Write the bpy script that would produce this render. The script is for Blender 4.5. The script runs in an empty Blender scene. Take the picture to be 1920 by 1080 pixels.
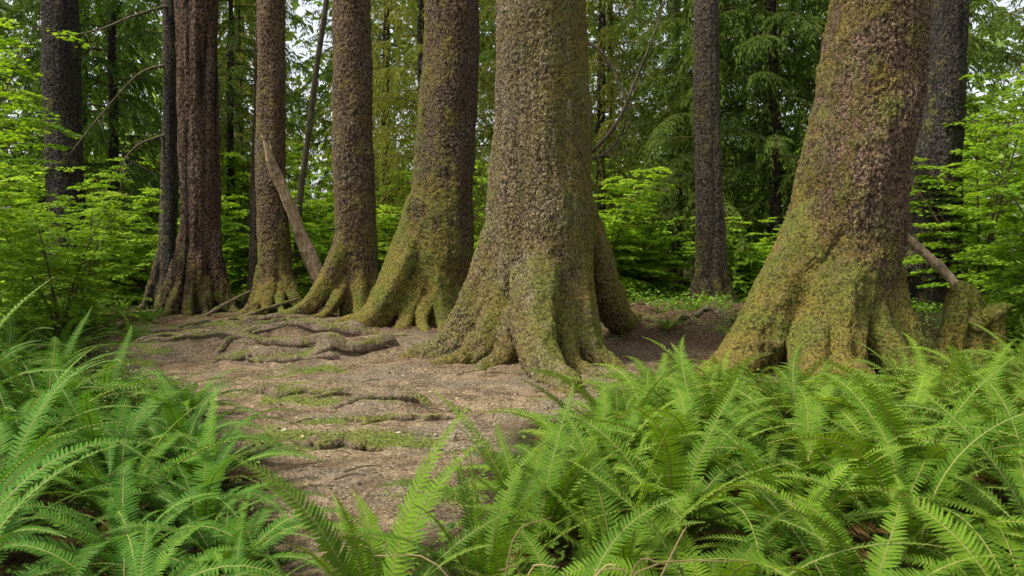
import bpy, math, random
import numpy as np
from mathutils import Vector, Matrix, noise
random.seed(11); rng = np.random.default_rng(11)
scene = bpy.context.scene; COL = scene.collection
FOC, CAMZ, HOR = 1493.0, 1.5, 450.0     # survey constants: metres from angular measurements

def at(D, px, py): return Vector(((px-960)/FOC*D, D, CAMZ-(py-HOR)/FOC*D))
def gx(px, py):
    D = CAMZ*FOC/(py-HOR); return (px-960)/FOC*D, D

# ------------------------------------------------------------ materials
class NT:
    def __init__(s, name, disp=None):
        s.m = bpy.data.materials.new(name); s.m.use_nodes = True
        s.t = s.m.node_tree; s.t.nodes.clear()
        s.out = s.t.nodes.new('ShaderNodeOutputMaterial')
        if disp: s.m.displacement_method = disp
    def n(s, typ, props=None, **ins):
        nd = s.t.nodes.new(typ)
        for k, v in (props or {}).items(): setattr(nd, k, v)
        for k, v in ins.items():
            k = k.replace('_', ' ')
            if k[:1] == 'i' and k[1:].isdigit(): k = int(k[1:])
            s.set(nd.inputs[k], v)
        return nd
    def set(s, inp, v):
        if isinstance(v, bpy.types.NodeSocket): s.t.links.new(v, inp)
        else: inp.default_value = v
    def math(s, op, a, b=0.0, clamp=False):
        nd = s.t.nodes.new('ShaderNodeMath'); nd.operation = op; nd.use_clamp = clamp
        s.set(nd.inputs[0], a); s.set(nd.inputs[1], b); return nd.outputs[0]
    def mix(s, f, a, b, bt='MIX'):
        nd = s.t.nodes.new('ShaderNodeMix'); nd.data_type = 'RGBA'; nd.blend_type = bt
        s.set(nd.inputs[0], f); s.set(nd.inputs[6], a); s.set(nd.inputs[7], b); return nd.outputs[2]
    def ss(s, v, lo, hi, a=0.0, b=1.0):
        nd = s.t.nodes.new('ShaderNodeMapRange'); nd.interpolation_type = 'SMOOTHSTEP'
        s.set(nd.inputs[0], v); nd.inputs[1].default_value = lo; nd.inputs[2].default_value = hi
        nd.inputs[3].default_value = a; nd.inputs[4].default_value = b; return nd.outputs[0]
    def noise(s, vec, sc, det=4, rough=0.6):
        return s.n('ShaderNodeTexNoise', Vector=vec, Scale=sc, Detail=det, Roughness=rough).outputs[0]
    def mapv(s, vec, sc):
        return s.n('ShaderNodeMapping', Vector=vec, Scale=sc).outputs[0]
def C(r, g, b): return (r, g, b, 1.0)

def bark_material(name, dark, plate, alt, grey, moss=0.5, mossdir=(0, 0, 0), mossh=1.2, mossz=0.3, flake=30.0, groove=0.02, lump=0.05, amp=0.016, thick=0.0):
    k = NT(name, 'BOTH')
    co = k.n('ShaderNodeTexCoord').outputs['Object']
    wn = k.n('ShaderNodeTexNoise', Vector=co, Scale=15.0, Detail=2.0).outputs['Color']
    wv = k.n('ShaderNodeVectorMath', {'operation': 'SCALE'}, i0=wn, Scale=0.07).outputs[0]
    cw = k.n('ShaderNodeVectorMath', {'operation': 'ADD'}, i0=co, i1=wv).outputs[0]
    cs = k.mapv(cw, (1, 1, 0.5))
    vf = k.n('ShaderNodeTexVoronoi', {'feature': 'F1'}, Vector=cs, Scale=flake)
    vd = vf.outputs['Distance']
    rnd = k.n('ShaderNodeSeparateColor', Color=vf.outputs['Color']).outputs
    fine = k.noise(k.mapv(co, (1, 1, .5)), 65.0, 3, 0.75)
    med = k.noise(co, 7.0, 3, .65)
    big = k.noise(co, 1.8, 2)
    gv = k.noise(k.mapv(co, (6.0, 6.0, 0.3)), 1.0, 1)
    z = k.n('ShaderNodeSeparateXYZ', Vector=co).outputs[2]
    geo = k.n('ShaderNodeNewGeometry').outputs['Normal']
    dot = k.n('ShaderNodeVectorMath', {'operation': 'DOT_PRODUCT'}, i0=geo, i1=mossdir).outputs['Value']
    nz = k.n('ShaderNodeSeparateXYZ', Vector=geo).outputs[2]
    hterm = k.ss(z, 0.0, mossh*2, mossz, 0.0)
    mm = k.math('ADD', k.math('MULTIPLY', k.noise(k.mapv(co, (1, 1, .6)), 2.6, 3, 0.7), 1.6), k.math('MULTIPLY', med, 0.7))
    mm = k.math('ADD', mm, k.math('MULTIPLY', fine, .4))
    mm = k.math('ADD', mm, hterm); mm = k.math('ADD', mm, dot)
    mm = k.math('ADD', mm, k.math('MULTIPLY', nz, 0.3))
    th = 1.90-moss
    mask = k.ss(mm, th-0.16, th+0.20)
    dome = k.ss(vd, 0.2, 0.7, 1.0, 0.0)
    h = k.math('MULTIPLY', dome, k.math('ADD', k.math('MULTIPLY', rnd[0], amp), amp*.3))
    h = k.math('ADD', h, k.math('MULTIPLY', fine, 0.018))
    mtex = k.noise(co, 30.0, 4, 0.85)
    mfine = k.math('ADD', k.math('MULTIPLY', mtex, 0.045), thick)
    nd = k.t.nodes.new('ShaderNodeMix'); nd.data_type = 'FLOAT'
    k.set(nd.inputs[0], k.math('MULTIPLY', mask, 0.7)); k.set(nd.inputs[2], h); k.set(nd.inputs[3], mfine); h = nd.outputs[0]
    h = k.math('ADD', h, k.math('MULTIPLY', k.math('SUBTRACT', big, 0.5), lump))
    h = k.math('ADD', h, k.math('MULTIPLY', k.math('SUBTRACT', med, 0.5), lump*0.6))
    h = k.math('ADD', h, k.math('MULTIPLY', k.math('SUBTRACT', gv, 0.5), groove*2))
    k.t.links.new(k.n('ShaderNodeDisplacement', Height=h, Midlevel=0.015, Scale=1.0).outputs[0], k.out.inputs['Displacement'])
    c = k.mix(k.ss(rnd[1], 0.2, 0.95), plate, alt)
    c = k.mix(k.ss(k.math('ADD', big, k.math('MULTIPLY', rnd[2], .2)), 0.54, 0.82, 0, .65), c, grey)
    c = k.mix(k.ss(fine, 0.34, 0.64), k.mix(0.75, c, dark), c)
    c = k.mix(k.ss(vd, 0.38, 0.72, 0, .88), c, dark)
    c = k.mix(k.ss(gv, 0.40, 0.50, min(.9, groove*9), 0), c, dark)
    mc = k.mix(k.ss(mtex, 0.38, 0.60), C(0.026, 0.024, 0.007), k.mix(k.ss(big, .42, .60), C(0.25, 0.205, 0.036), C(0.17, 0.195, 0.025)))
    mc = k.mix(k.ss(med, 0.54, 0.66, 0, 0.5), mc, C(0.20, 0.14, 0.065))
    c = k.mix(k.math('MULTIPLY', mask, 0.85), c, mc)
    b = k.n('ShaderNodeBsdfPrincipled', Base_Color=c, Roughness=0.9)
    b.inputs['Specular IOR Level'].default_value = 0.12
    k.t.links.new(b.outputs[0], k.out.inputs[0]); return k.m

def leaf_material(name, c1, c2, c3, trans=0.35, rough=0.5, objvar=0.5, tr_tint=(1.3, 1.35, 0.5), spec=.3):
    k = NT(name)
    at_ = k.n('ShaderNodeAttribute', {'attribute_name': 'tint'}).outputs['Fac']
    ob = k.n('ShaderNodeObjectInfo').outputs['Random']
    c = k.mix(at_, c1, c2)
    c = k.mix(k.math('MULTIPLY', ob, objvar), c, c3)
    b = k.n('ShaderNodeBsdfPrincipled', Base_Color=c, Roughness=rough)
    b.inputs['Specular IOR Level'].default_value = spec
    t = k.n('ShaderNodeBsdfTranslucent', Color=k.mix(1.0, c, C(*tr_tint), 'MULTIPLY'))
    mx = k.n('ShaderNodeMixShader', i0=trans, i1=b.outputs[0], i2=t.outputs[0])
    k.t.links.new(mx.outputs[0], k.out.inputs[0]); return k.m

def wood_material(name, a, bb, dk, moss=0.0, amp=1.0):
    k = NT(name, 'BOTH' if amp else None)
    co = k.n('ShaderNodeTexCoord').outputs['Object']
    g = k.noise(k.mapv(co, (14, 14, 2.2)), 1.6, 4, 0.7)
    f = k.noise(co, 40.0, 3, 0.7)
    l = k.noise(co, 4.0, 3)
    c = k.mix(k.ss(g, 0.38, 0.6), a, bb)
    c = k.mix(k.ss(l, 0.5, 0.66, 0, 0.8), c, dk)
    c = k.mix(k.ss(f, 0.35, 0.55), k.mix(0.6, c, dk), c)
    nz = k.n('ShaderNodeSeparateXYZ', Vector=k.n('ShaderNodeNewGeometry').outputs['Normal']).outputs[2]
    mk = k.ss(k.math('ADD', k.math('MULTIPLY', nz, 0.25), l), 0.85-moss, 1.0-moss)
    c = k.mix(mk, c, k.mix(k.ss(f, 0.35, 0.65), C(0.03, 0.035, 0.008), C(0.18, 0.175, 0.035)))
    b = k.n('ShaderNodeBsdfPrincipled', Base_Color=c, Roughness=0.85)
    b.inputs['Specular IOR Level'].default_value = 0.2
    k.t.links.new(b.outputs[0], k.out.inputs[0])
    if amp:
        h = k.math('ADD', k.math('MULTIPLY', g, 0.035*amp), k.math('MULTIPLY', f, 0.012*amp))
        h = k.math('ADD', h, k.math('MULTIPLY', k.math('SUBTRACT', l, 0.5), 0.06*amp))
        k.t.links.new(k.n('ShaderNodeDisplacement', Height=h, Midlevel=0.02*amp, Scale=1.0).outputs[0], k.out.inputs['Displacement'])
    return k.m

def simple_tint(name, stops, rough=0.9):
    k = NT(name)
    a = k.n('ShaderNodeAttribute', {'attribute_name': 'tint'}).outputs['Fac']
    r = k.n('ShaderNodeValToRGB', Fac=a); e = r.color_ramp.elements
    e[0].position = 0; e[0].color = stops[0]; e[1].position = 1; e[1].color = stops[-1]
    for i, s_ in enumerate(stops[1:-1]): x = e.new((i+1)/(len(stops)-1)); x.color = s_
    b = k.n('ShaderNodeBsdfPrincipled', Base_Color=r.outputs[0], Roughness=rough)
    b.inputs['Specular IOR Level'].default_value = 0.2
    k.t.links.new(b.outputs[0], k.out.inputs[0]); return k.m

# ------------------------------------------------------------ mesh helpers
def np_mesh(name, V, groups, tint=None, mats=(), matidx=None, smooth=False):
    me = bpy.data.meshes.new(name)
    V = np.asarray(V, dtype=np.float32)
    me.vertices.add(len(V)); me.vertices.foreach_set('co', V.ravel())
    loops = np.concatenate([g.ravel() for g in groups]).astype(np.int32)
    tot = np.concatenate([np.full(len(g), g.shape[1]) for g in groups]).astype(np.int32)
    st = np.concatenate([[0], np.cumsum(tot)[:-1]]).astype(np.int32)
    me.loops.add(len(loops)); me.loops.foreach_set('vertex_index', loops)
    me.polygons.add(len(tot)); me.polygons.foreach_set('loop_start', st)
    if matidx is not None: me.polygons.foreach_set('material_index', np.asarray(matidx, dtype=np.int32))
    me.update(calc_edges=True)
    if tint is not None:
        a = me.attributes.new('tint', 'FLOAT', 'POINT'); a.data.foreach_set('value', np.asarray(tint, dtype=np.float32))
    for m in mats: me.materials.append(m)
    me.polygons.foreach_set('use_smooth', np.full(len(tot), smooth))
    me.validate(); return me

class Acc:
    def __init__(s): s.V = []; s.G = {}; s.T = []; s.n = 0
    def add(s, V, faces, tint=0.5, mat=0):
        V = np.asarray(V, dtype=np.float32)
        for f in faces:
            f = np.asarray(f, dtype=np.int64)
            s.G.setdefault((f.shape[1], mat), []).append(f+s.n)
        s.V.append(V); s.n += len(V)
        s.T.append(np.full(len(V), tint, dtype=np.float32) if np.isscalar(tint) else np.asarray(tint, dtype=np.float32))
    def mesh(s, name, mats, smooth=False):
        gs = []; mi = []
        for (k, m), l in s.G.items():
            g = np.concatenate(l); gs.append(g); mi.append(np.full(len(g), m))
        return np_mesh(name, np.concatenate(s.V), gs, np.concatenate(s.T), mats, np.concatenate(mi), smooth)

def leaves(acc, P, Dr, U, L, W, tmpl, tris, tint, mat=0):
    P = np.asarray(P, float); Dr = np.asarray(Dr, float); U = np.asarray(U, float)
    Dr = Dr/(np.linalg.norm(Dr, axis=1, keepdims=True)+1e-9)
    S = np.cross(Dr, U); S /= (np.linalg.norm(S, axis=1, keepdims=True)+1e-9)
    N = np.cross(S, Dr)
    t = np.asarray(tmpl, float); k = len(t)
    V = P[:, None]+t[None, :, 0, None]*Dr[:, None]*L[:, None, None]+t[None, :, 1, None]*S[:, None]*W[:, None, None]+t[None, :, 2, None]*N[:, None]*L[:, None, None]
    n = len(P)
    F = [(np.asarray(f)[None]+(np.arange(n)*k)[:, None, None]).reshape(-1, np.asarray(f).shape[1]) for f in tris]
    acc.add(V.reshape(-1, 3), F, np.repeat(tint, k), mat)

BLADE = [(0, 0, 0), (0.35, 0.5, 0.02), (1, 0, -0.08), (0.35, -0.5, 0.02)]; BLADE_F = [[(0, 1, 2, 3)]]
PALM = [(0, 0, 0), (0.15, 0.55, 0), (0.42, 0.3, 0.02), (0.7, 0.52, -0.03), (0.68, 0.18, 0.02), (1, 0, -0.06), (0.68, -0.18, 0.02), (0.7, -0.52, -0.03), (0.42, -0.3, 0.02), (0.15, -0.55, 0)]
PALM_F = [[(0, 1, 2), (2, 3, 4), (4, 5, 6), (6, 7, 8), (8, 9, 0), (0, 2, 4), (0, 4, 6), (0, 6, 8)]]
OVAL = [(0, 0, 0), (0.3, 0.45, 0.03), (0.7, 0.4, 0), (1, 0, -0.08), (0.7, -0.4, 0), (0.3, -0.45, 0.03)]
OVAL_F = [[(0, 1, 2, 3), (0, 3, 4, 5)]]

def catmull(pts, rad, n):
    P = [Vector(p) for p in pts]; P = [P[0]*2-P[1]]+P+[P[-1]*2-P[-2]]
    R = [rad[0]]+list(rad)+[rad[-1]]; out = []; ro = []; m = len(pts)-1
    for i in range(n+1):
        u = i/n*m; j = min(int(u), m-1); t = u-j
        a, b, c, d = P[j:j+4]
        out.append(0.5*((2*b)+(c-a)*t+(2*a-5*b+4*c-d)*t*t+(3*b-a-3*c+d)*t**3))
        ro.append(R[j+1]*(1-t)+R[j+2]*t)
    return out, ro

def tube(acc, pts, rad, n=12, seg=10, wob=0.0, seed=0, tint=0.5, mat=0):
    P, R = catmull(pts, rad, n); V = []
    T0 = (P[1]-P[0]).normalized()
    A = T0.cross(Vector((0.13, 1, 0.05)) if abs(T0.y) < 0.8 else Vector((1, 0.1, 0))).normalized()
    for i, p in enumerate(P):
        T = (P[min(i+1, n)]-P[max(i-1, 0)]).normalized()
        A = (A-T*A.dot(T)).normalized(); B = T.cross(A)
        for j in range(seg):
            th = j/seg*2*math.pi; r = R[i]
            if wob: r *= 1+wob*noise.noise(Vector((math.cos(th)*1.4+seed*7.3, math.sin(th)*1.4, p.length*1.1)))*2
            V.append(p+(A*math.cos(th)+B*math.sin(th))*r)
    F = [(i*seg+j, i*seg+(j+1) % seg, (i+1)*seg+(j+1) % seg, (i+1)*seg+j) for i in range(n) for j in range(seg)]
    V.append(P[0]); V.append(P[-1]); a = len(V)-2; b = a+1
    Tr = [(a, (j+1) % seg, j) for j in range(seg)]+[(b, n*seg+j, n*seg+(j+1) % seg) for j in range(seg)]
    acc.add([tuple(v) for v in V], [F, Tr], tint, mat)

def obj(name, data, loc=(0, 0, 0), parent=None, label=None, category=None, group=None, kind=None):
    o = bpy.data.objects.new(name, data); COL.objects.link(o); o.location = loc
    if parent: o.parent = parent
    if label: o['label'] = label
    if category: o['category'] = category
    if group: o['group'] = group
    if kind: o['kind'] = kind
    return o

def remeshed(me, voxel, smooth=6, mat=None):
    o = bpy.data.objects.new('tmp', me); COL.objects.link(o)
    m = o.modifiers.new('r', 'REMESH'); m.mode = 'VOXEL'; m.voxel_size = voxel; m.use_smooth_shade = True
    if smooth:
        s = o.modifiers.new('s', 'SMOOTH'); s.factor = 0.6; s.iterations = smooth
    dg = bpy.context.evaluated_depsgraph_get(); dg.update()
    nm = bpy.data.meshes.new_from_object(o.evaluated_get(dg))
    bpy.data.objects.remove(o); nm.materials.clear()
    if mat: nm.materials.append(mat)
    nm.polygons.foreach_set('use_smooth', np.ones(len(nm.polygons), dtype=bool))
    return nm

# ------------------------------------------------------------ ground
def nz(x, y, s, o=0.0): return noise.noise(Vector((x*s+o, y*s-o, o*1.7)))
def sst(x, a, b):
    t = max(0.0, min(1.0, (x-a)/(b-a))); return t*t*(3-2*t)
PATH_L = [(2.0, -1.05), (4.07, -1.15), (4.98, -1.55), (6.4, -2.3), (8.0, -3.3), (9.5, -4.6), (12, -6.2), (16, -8.2), (20, -9)]
PATH_R = [(2.0, -0.75), (4.07, -0.5), (4.98, -0.3), (6.4, 0.1), (7.6, 0.9), (9.0, 3.2), (12, 5.0), (16, 6.5), (20, 7)]
def path_mask(x, y):
    l = np.interp(y, [p[0] for p in PATH_L], [p[1] for p in PATH_L]); r = np.interp(y, [p[0] for p in PATH_R], [p[1] for p in PATH_R])
    w = 0.35*nz(x, y, 0.9, 3.1)+0.25*nz(x, y, 3.0, 9.0)
    d = min(x-l, r-x)+w
    far = max(0, min(1, (17.5-y)/1.5+nz(x, y, 0.8, 4)))
    return max(0.0, min(1.0, d/0.45+0.4))*far
def bank(x, y): return sst(x+.4*nz(x, y, .8, 3), .6, 1.8)*sst(y+.5*nz(x, y, .9, 8), 10.4, 12.0)*(1-.75*sst(y, 13.2, 15.8))
def ledge(x, y): return math.exp(-((x+3.1)/1.7)**2-((y-11.2)/1.3)**2) if 6 < y < 16 else 0
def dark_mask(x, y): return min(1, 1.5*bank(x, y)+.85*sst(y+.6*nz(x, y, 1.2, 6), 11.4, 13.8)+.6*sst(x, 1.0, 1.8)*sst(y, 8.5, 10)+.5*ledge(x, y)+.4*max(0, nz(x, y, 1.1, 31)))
def moss_mask(x, y):
    v = nz(x, y, 0.9, 21)+0.6*nz(x*1.0, y*2.2, 2.4, 5)
    for (yc, x0, x1) in ((7.55, -2.4, -0.3), (6.15, -2.1, -0.6), (10.2, -4.0, -2.2), (8.9, -3.6, -2.4)):
        if x0 < x < x1: v += 0.5*math.exp(-((y-yc)/0.18)**2)
    v += .28*sst(-x, 2.0, 4.5)*sst(y, 7, 9)
    return max(0.0, min(1.0, (v-0.34)/0.35))
def gh(x, y):
    h = 0.07*nz(x, y, 0.35, 1.0)+0.03*nz(x, y, 1.3, 2.0)
    for (yc, am) in ((6.2, 0.08), (7.6, 0.08), (10.4, 0.08)):
        u = (y-yc-0.25*nz(x, y, 0.8, yc))/0.045
        h += am/(1+math.exp(-max(-30, min(30, u))))
    h -= 0.19 if y > 8 else 0.0 if y < 5 else 0.19*(y-5)/3
    if 9 < y < 18: h += bank(x, y)*(.34+.12*nz(x, y, 2.5, 3))
    h += ledge(x, y)*(.15+.12*nz(x, y*1.6, 2.2, 5))
    d = math.hypot(x, y)
    if d > 26: h += min(3.0, (d-26)*0.02)*0.5
    return h
def axis(lo, hi, step, far, g=1.16):
    a = list(np.arange(lo, hi+1e-6, step)); s = step; x = hi
    while x < far: s *= g; x += s; a.append(x)
    s = step; x = lo
    while x > -far: s *= g; x -= s; a.insert(0, x)
    return np.array(a)
xs = axis(-5.5, 5.5, 0.036, 500); ys = axis(2.5, 13.5, 0.036, 500)
GV = []; PM = []; MM = []; DM = []
for y in ys:
    for x in xs:
        x = float(x); y = float(y)
        near = -12 < x < 12 and 0 < y < 22
        dk_ = dark_mask(x, y) if near else 1
        GV.append((x, y, gh(x, y)+((0.016+.05*dk_)*nz(x, y, 7, 1) if near else 0)))
        PM.append(path_mask(x, y) if near else 0.0); MM.append(moss_mask(x, y) if near else 0.0); DM.append(dk_)
nx, ny = len(xs), len(ys)
I = np.arange(nx*ny).reshape(ny, nx)
GF = np.stack([I[:-1, :-1].ravel(), I[:-1, 1:].ravel(), I[1:, 1:].ravel(), I[1:, :-1].ravel()], 1)
k = NT('forest_soil', 'BOTH')
co = k.n('ShaderNodeTexCoord').outputs['Object']
pm = k.n('ShaderNodeAttribute', {'attribute_name': 'path'}).outputs['Fac']
mo = k.n('ShaderNodeAttribute', {'attribute_name': 'moss'}).outputs['Fac']
dm = k.n('ShaderNodeAttribute', {'attribute_name': 'dark'}).outputs['Fac']
n1 = k.noise(co, 3.0, 4, 0.7); n2 = k.noise(co, 45.0, 4, 0.8); n3 = k.noise(co, 1.1, 2)
vo = k.n('ShaderNodeTexVoronoi', Vector=co, Scale=85.0); vc = k.n('ShaderNodeSeparateColor', Color=vo.outputs['Color']).outputs
dirt = k.mix(k.ss(n1, 0.38, 0.62), C(0.155, 0.108, 0.06), C(0.37, 0.275, 0.165))
dirt = k.mix(k.ss(n3, 0.46, 0.62, 0, 0.6), dirt, C(0.225, 0.19, 0.14))
dirt = k.mix(k.ss(n2, 0.40, 0.54), k.mix(0.75, dirt, C(0.035, 0.024, 0.014)), dirt)
dirt = k.mix(k.ss(vc[0], 0.90, 0.92, 0, 0.7), dirt, C(0.48, 0.40, 0.28))
dirt = k.mix(k.ss(vc[1], 0.80, 0.84, 0, 0.7), dirt, C(0.07, 0.046, 0.027))
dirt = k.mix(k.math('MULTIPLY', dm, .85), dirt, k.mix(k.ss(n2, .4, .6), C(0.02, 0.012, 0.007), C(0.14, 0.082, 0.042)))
soil = k.mix(k.ss(n2, 0.35, 0.65), C(0.016, 0.012, 0.007), C(0.075, 0.05, 0.025))
soil = k.mix(k.ss(n1, 0.45, 0.6, 0, 0.7), soil, C(0.04, 0.07, 0.013))
mossc = k.mix(k.ss(n2, 0.38, 0.6), C(0.045, 0.05, 0.012), C(0.18, 0.23, 0.033))
c = k.mix(pm, soil, dirt)
c = k.mix(k.ss(k.math('ADD', mo, k.math('MULTIPLY', k.math('SUBTRACT', n2, 0.5), 2.4)), 0.4, 0.85, 0, .85), c, mossc)
b = k.n('ShaderNodeBsdfPrincipled', Base_Color=c, Roughness=0.95); b.inputs['Specular IOR Level'].default_value = 0.1
k.t.links.new(b.outputs[0], k.out.inputs[0])
h = k.math('ADD', k.math('MULTIPLY', n2, 0.026), k.math('MULTIPLY', n1, 0.045))
h = k.math('ADD', h, k.math('MULTIPLY', vc[0], 0.006))
k.t.links.new(k.n('ShaderNodeDisplacement', Height=h, Midlevel=0.038, Scale=1.0).outputs[0], k.out.inputs['Displacement'])
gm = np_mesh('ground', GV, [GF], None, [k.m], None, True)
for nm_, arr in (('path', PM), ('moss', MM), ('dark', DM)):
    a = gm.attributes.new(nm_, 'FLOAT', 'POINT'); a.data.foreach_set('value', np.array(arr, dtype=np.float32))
obj('ground', gm, label='trampled brown forest soil with moss patches', category='ground', kind='structure')

# ------------------------------------------------------------ trunks
M_warm = bark_material('bark_warm', C(0.024, 0.015, 0.01), C(0.235, 0.162, 0.10), C(0.19, 0.12, 0.072), C(0.28, 0.225, 0.16), 0.30, (0.03, 0, 0), 1.3, 0.38, 32.0)
M_main = bark_material('bark_main', C(0.03, 0.021, 0.012), C(0.29, 0.22, 0.125), C(0.235, 0.165, 0.085), C(0.39, 0.33, 0.235), 0.43, (0.40, 0.0, 0), 1.3, 0.20, 38.0, 0.04, 0.07)
M_right = bark_material('bark_right', C(0.03, 0.018, 0.012), C(0.27, 0.172, 0.112), C(0.22, 0.132, 0.082), C(0.35, 0.26, 0.185), 0.27, (-0.25, 0, 0), 1.35, 0.66, 35.0, 0.035, 0.08, 0.019, .025)
M_mossy = bark_material('bark_mossy', C(0.022, 0.014, 0.009), C(0.185, 0.13, 0.083), C(0.155, 0.10, 0.063), C(0.23, 0.19, 0.14), 0.31, (-0.18, 0, 0), 1.6, 0.55, 32.0, thick=.01)
M_red = bark_material('bark_red', C(0.018, 0.011, 0.008), C(0.18, 0.113, 0.076), C(0.145, 0.085, 0.056), C(0.23, 0.175, 0.13), 0.16, (0, 0, 0), 1.0, 0.26, 30.0, 0.11)
M_grey = bark_material('bark_grey', C(0.025, 0.02, 0.015), C(0.18, 0.14, 0.10), C(0.14, 0.105, 0.074), C(0.23, 0.195, 0.15), 0.22, (0, 0, 0), 1.0, 0.25, 34.0, 0.06)
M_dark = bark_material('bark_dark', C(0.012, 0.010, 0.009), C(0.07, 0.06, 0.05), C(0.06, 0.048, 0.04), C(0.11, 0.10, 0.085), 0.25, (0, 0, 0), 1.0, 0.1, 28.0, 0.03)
M_stump = bark_material('bark_stump', C(0.02, 0.014, 0.008), C(0.16, 0.115, 0.07), C(0.13, 0.095, 0.055), C(0.22, 0.18, 0.13), 0.75, (0, 0, 0), 1.5, 0.3, 26.0, .02, .08)
M_pale = wood_material('pale_wood', C(0.50, 0.38, 0.24), C(0.32, 0.22, 0.125), C(0.12, 0.08, 0.045), 0.0)
M_root = wood_material('root_wood', C(0.20, 0.15, 0.10), C(0.12, 0.087, 0.056), C(0.035, 0.024, 0.016), 0.24)
M_twig = wood_material('twig_wood', C(0.14, 0.115, 0.07), C(0.08, 0.066, 0.04), C(0.04, 0.03, 0.018), 0.16, 0)

def trunk_tree(name, D, rows, roots, mat, label, voxel, seed, smooth=7):
    r0 = rows[-2]; bx = ((r0[1]+r0[2])/2-960)/FOC*D; base = Vector((bx, D, gh(bx, D)))
    acc = Acc(); pts = []; rad = []
    for (py, l, r) in rows:
        pts.append(at(D, (l+r)/2, py)-base); rad.append((r-l)/2/FOC*D)
    pts.reverse(); rad.reverse(); pts[0].z = min(pts[0].z, -0.3)
    tube(acc, pts, rad, 60, 40, 0.05, seed)
    def core(z):
        for i in range(len(pts)-1):
            if pts[i].z <= z <= pts[i+1].z:
                t = (z-pts[i].z)/(pts[i+1].z-pts[i].z); return pts[i].lerp(pts[i+1], t), rad[i]*(1-t)+rad[i+1]*t
        return pts[0], rad[0]
    rr = random.Random(seed)
    for (ang, h, reach, ra, rb) in roots:
        a = math.radians(ang); d = Vector((math.cos(a), math.sin(a), 0)); sd = Vector((-d.y, d.x, 0))
        P = []; R = []; ph = rr.uniform(0, 6)
        for i in range(9):
            t = i/8; z = h*(1-t)**2.1
            c0, rc = core(z)
            rad_ = max((rc-ra*0.92)*(1-t)+reach*t, 0.02)
            p = Vector((c0.x, c0.y, 0))*(1-t)+Vector((core(0.05)[0].x, core(0.05)[0].y, 0))*t
            p = p+d*rad_+sd*0.12*math.sin(ph+3.2*t)*t*reach
            r_ = ra*(1-t)**1.2+rb*(1-(1-t)**1.2)
            p.z = z+gh(base.x+p.x, base.y+p.y)-base.z+(-r_*0.1 if t > .5 else 0)
            P.append(p); R.append(r_)
        P.append(P[-1]+d*reach*0.28+sd*rr.uniform(-.1, .1)-Vector((0, 0, rb*0.9))); R.append(rb*0.55)
        tube(acc, P, R, 22, 16, 0.16, seed+ang)
    me = remeshed(acc.mesh('trunk_raw', []), voxel, smooth, mat); me.name = name+'_trunk'
    e = obj(name, None, base, label=label, category='tree'); e.empty_display_size = 0.3
    obj('trunk', me, parent=e)
    return e

T6 = trunk_tree('spruce_tree', 10.4, [(-700, 950, 1085), (0, 930, 1100), (200, 928, 1105), (350, 921, 1108), (450, 912, 1110), (550, 904, 1110), (620, 900, 1108), (700, 899, 1106)],
  [(188, 1.5, 1.48, .40, .15), (-90, 1.3, 2.2, .33, .16), (-40, 1.25, 1.18, .32, .13), (38, 2.6, 2.0, .36, .18), (-145, 1.0, 1.15, .32, .13), (100, 1, 1.3, .35, .12), (150, 1, 1.3, .35, .12), (-64, 1.0, 1.35, .22, .11), (-118, .7, 1.1, .22, .1), (210, .6, 1.35, .2, .1)], M_main,
  'massive old spruce with wide moss covered buttress roots', 0.016, 1, 7)
T5 = trunk_tree('spruce_tree', 13.8, [(-700, 815, 885), (0, 797, 897), (200, 787, 893), (300, 778, 890), (400, 768, 889), (480, 759, 887), (560, 757, 880), (630, 757, 876)],
  [(203, 2.0, 1.55, .46, .20), (-75, .9, .9, .26, .1), (-12, .9, .85, .26, .1), (235, .9, .95, .26, .1), (60, 1, 1, .3, .1), (130, 1, 1, .3, .1), (-45, .6, 1.1, .16, .08), (-100, .5, 1.1, .14, .07)], M_mossy,
  'tall spruce leaning on one thick mossy buttress root', 0.02, 2, 7)
T4 = trunk_tree('spruce_tree', 15.3, [(-700, 635, 680), (0, 625, 695), (200, 625, 698), (300, 624, 700), (400, 628, 703), (500, 634, 706), (560, 636, 704), (630, 636, 704)],
  [(200, 1.5, 1.4, .29, .11), (-70, .8, .7, .18, .08), (-15, .85, .65, .20, .08), (225, .8, 1.0, .17, .07), (60, .8, .8, .25, .1), (130, .8, .8, .25, .1), (-40, .5, 1.0, .12, .05)], M_warm,
  'straight brown spruce with scaly bark and curved root foot', 0.02, 3, 6)
T3 = trunk_tree('spruce_tree', 15.8, [(-700, 492, 525), (0, 484, 534), (200, 482, 535), (300, 481, 536), (400, 482, 540), (500, 486, 546), (560, 486, 548), (630, 486, 548)],
  [(200, .9, .65, .19, .08), (-90, .8, .65, .15, .06), (-35, 1.0, .9, .17, .07), (235, .7, .75, .13, .06), (70, .7, .7, .2, .1), (-60, .6, .95, .1, .05)], M_warm,
  'slim brown spruce with mossy foot beside leaning snag', 0.02, 4, 5)
T3b = trunk_tree('spruce_tree', 16.6, [(-700, 484, 498), (0, 480, 495), (130, 476, 492), (300, 472, 489), (450, 467, 487), (540, 464, 488), (600, 462, 490)],
  [(200, .4, .4, .1, .05), (-60, .4, .4, .1, .05)], M_grey, 'thin pale grey tree standing against a brown trunk', 0.025, 5, 3)
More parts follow.
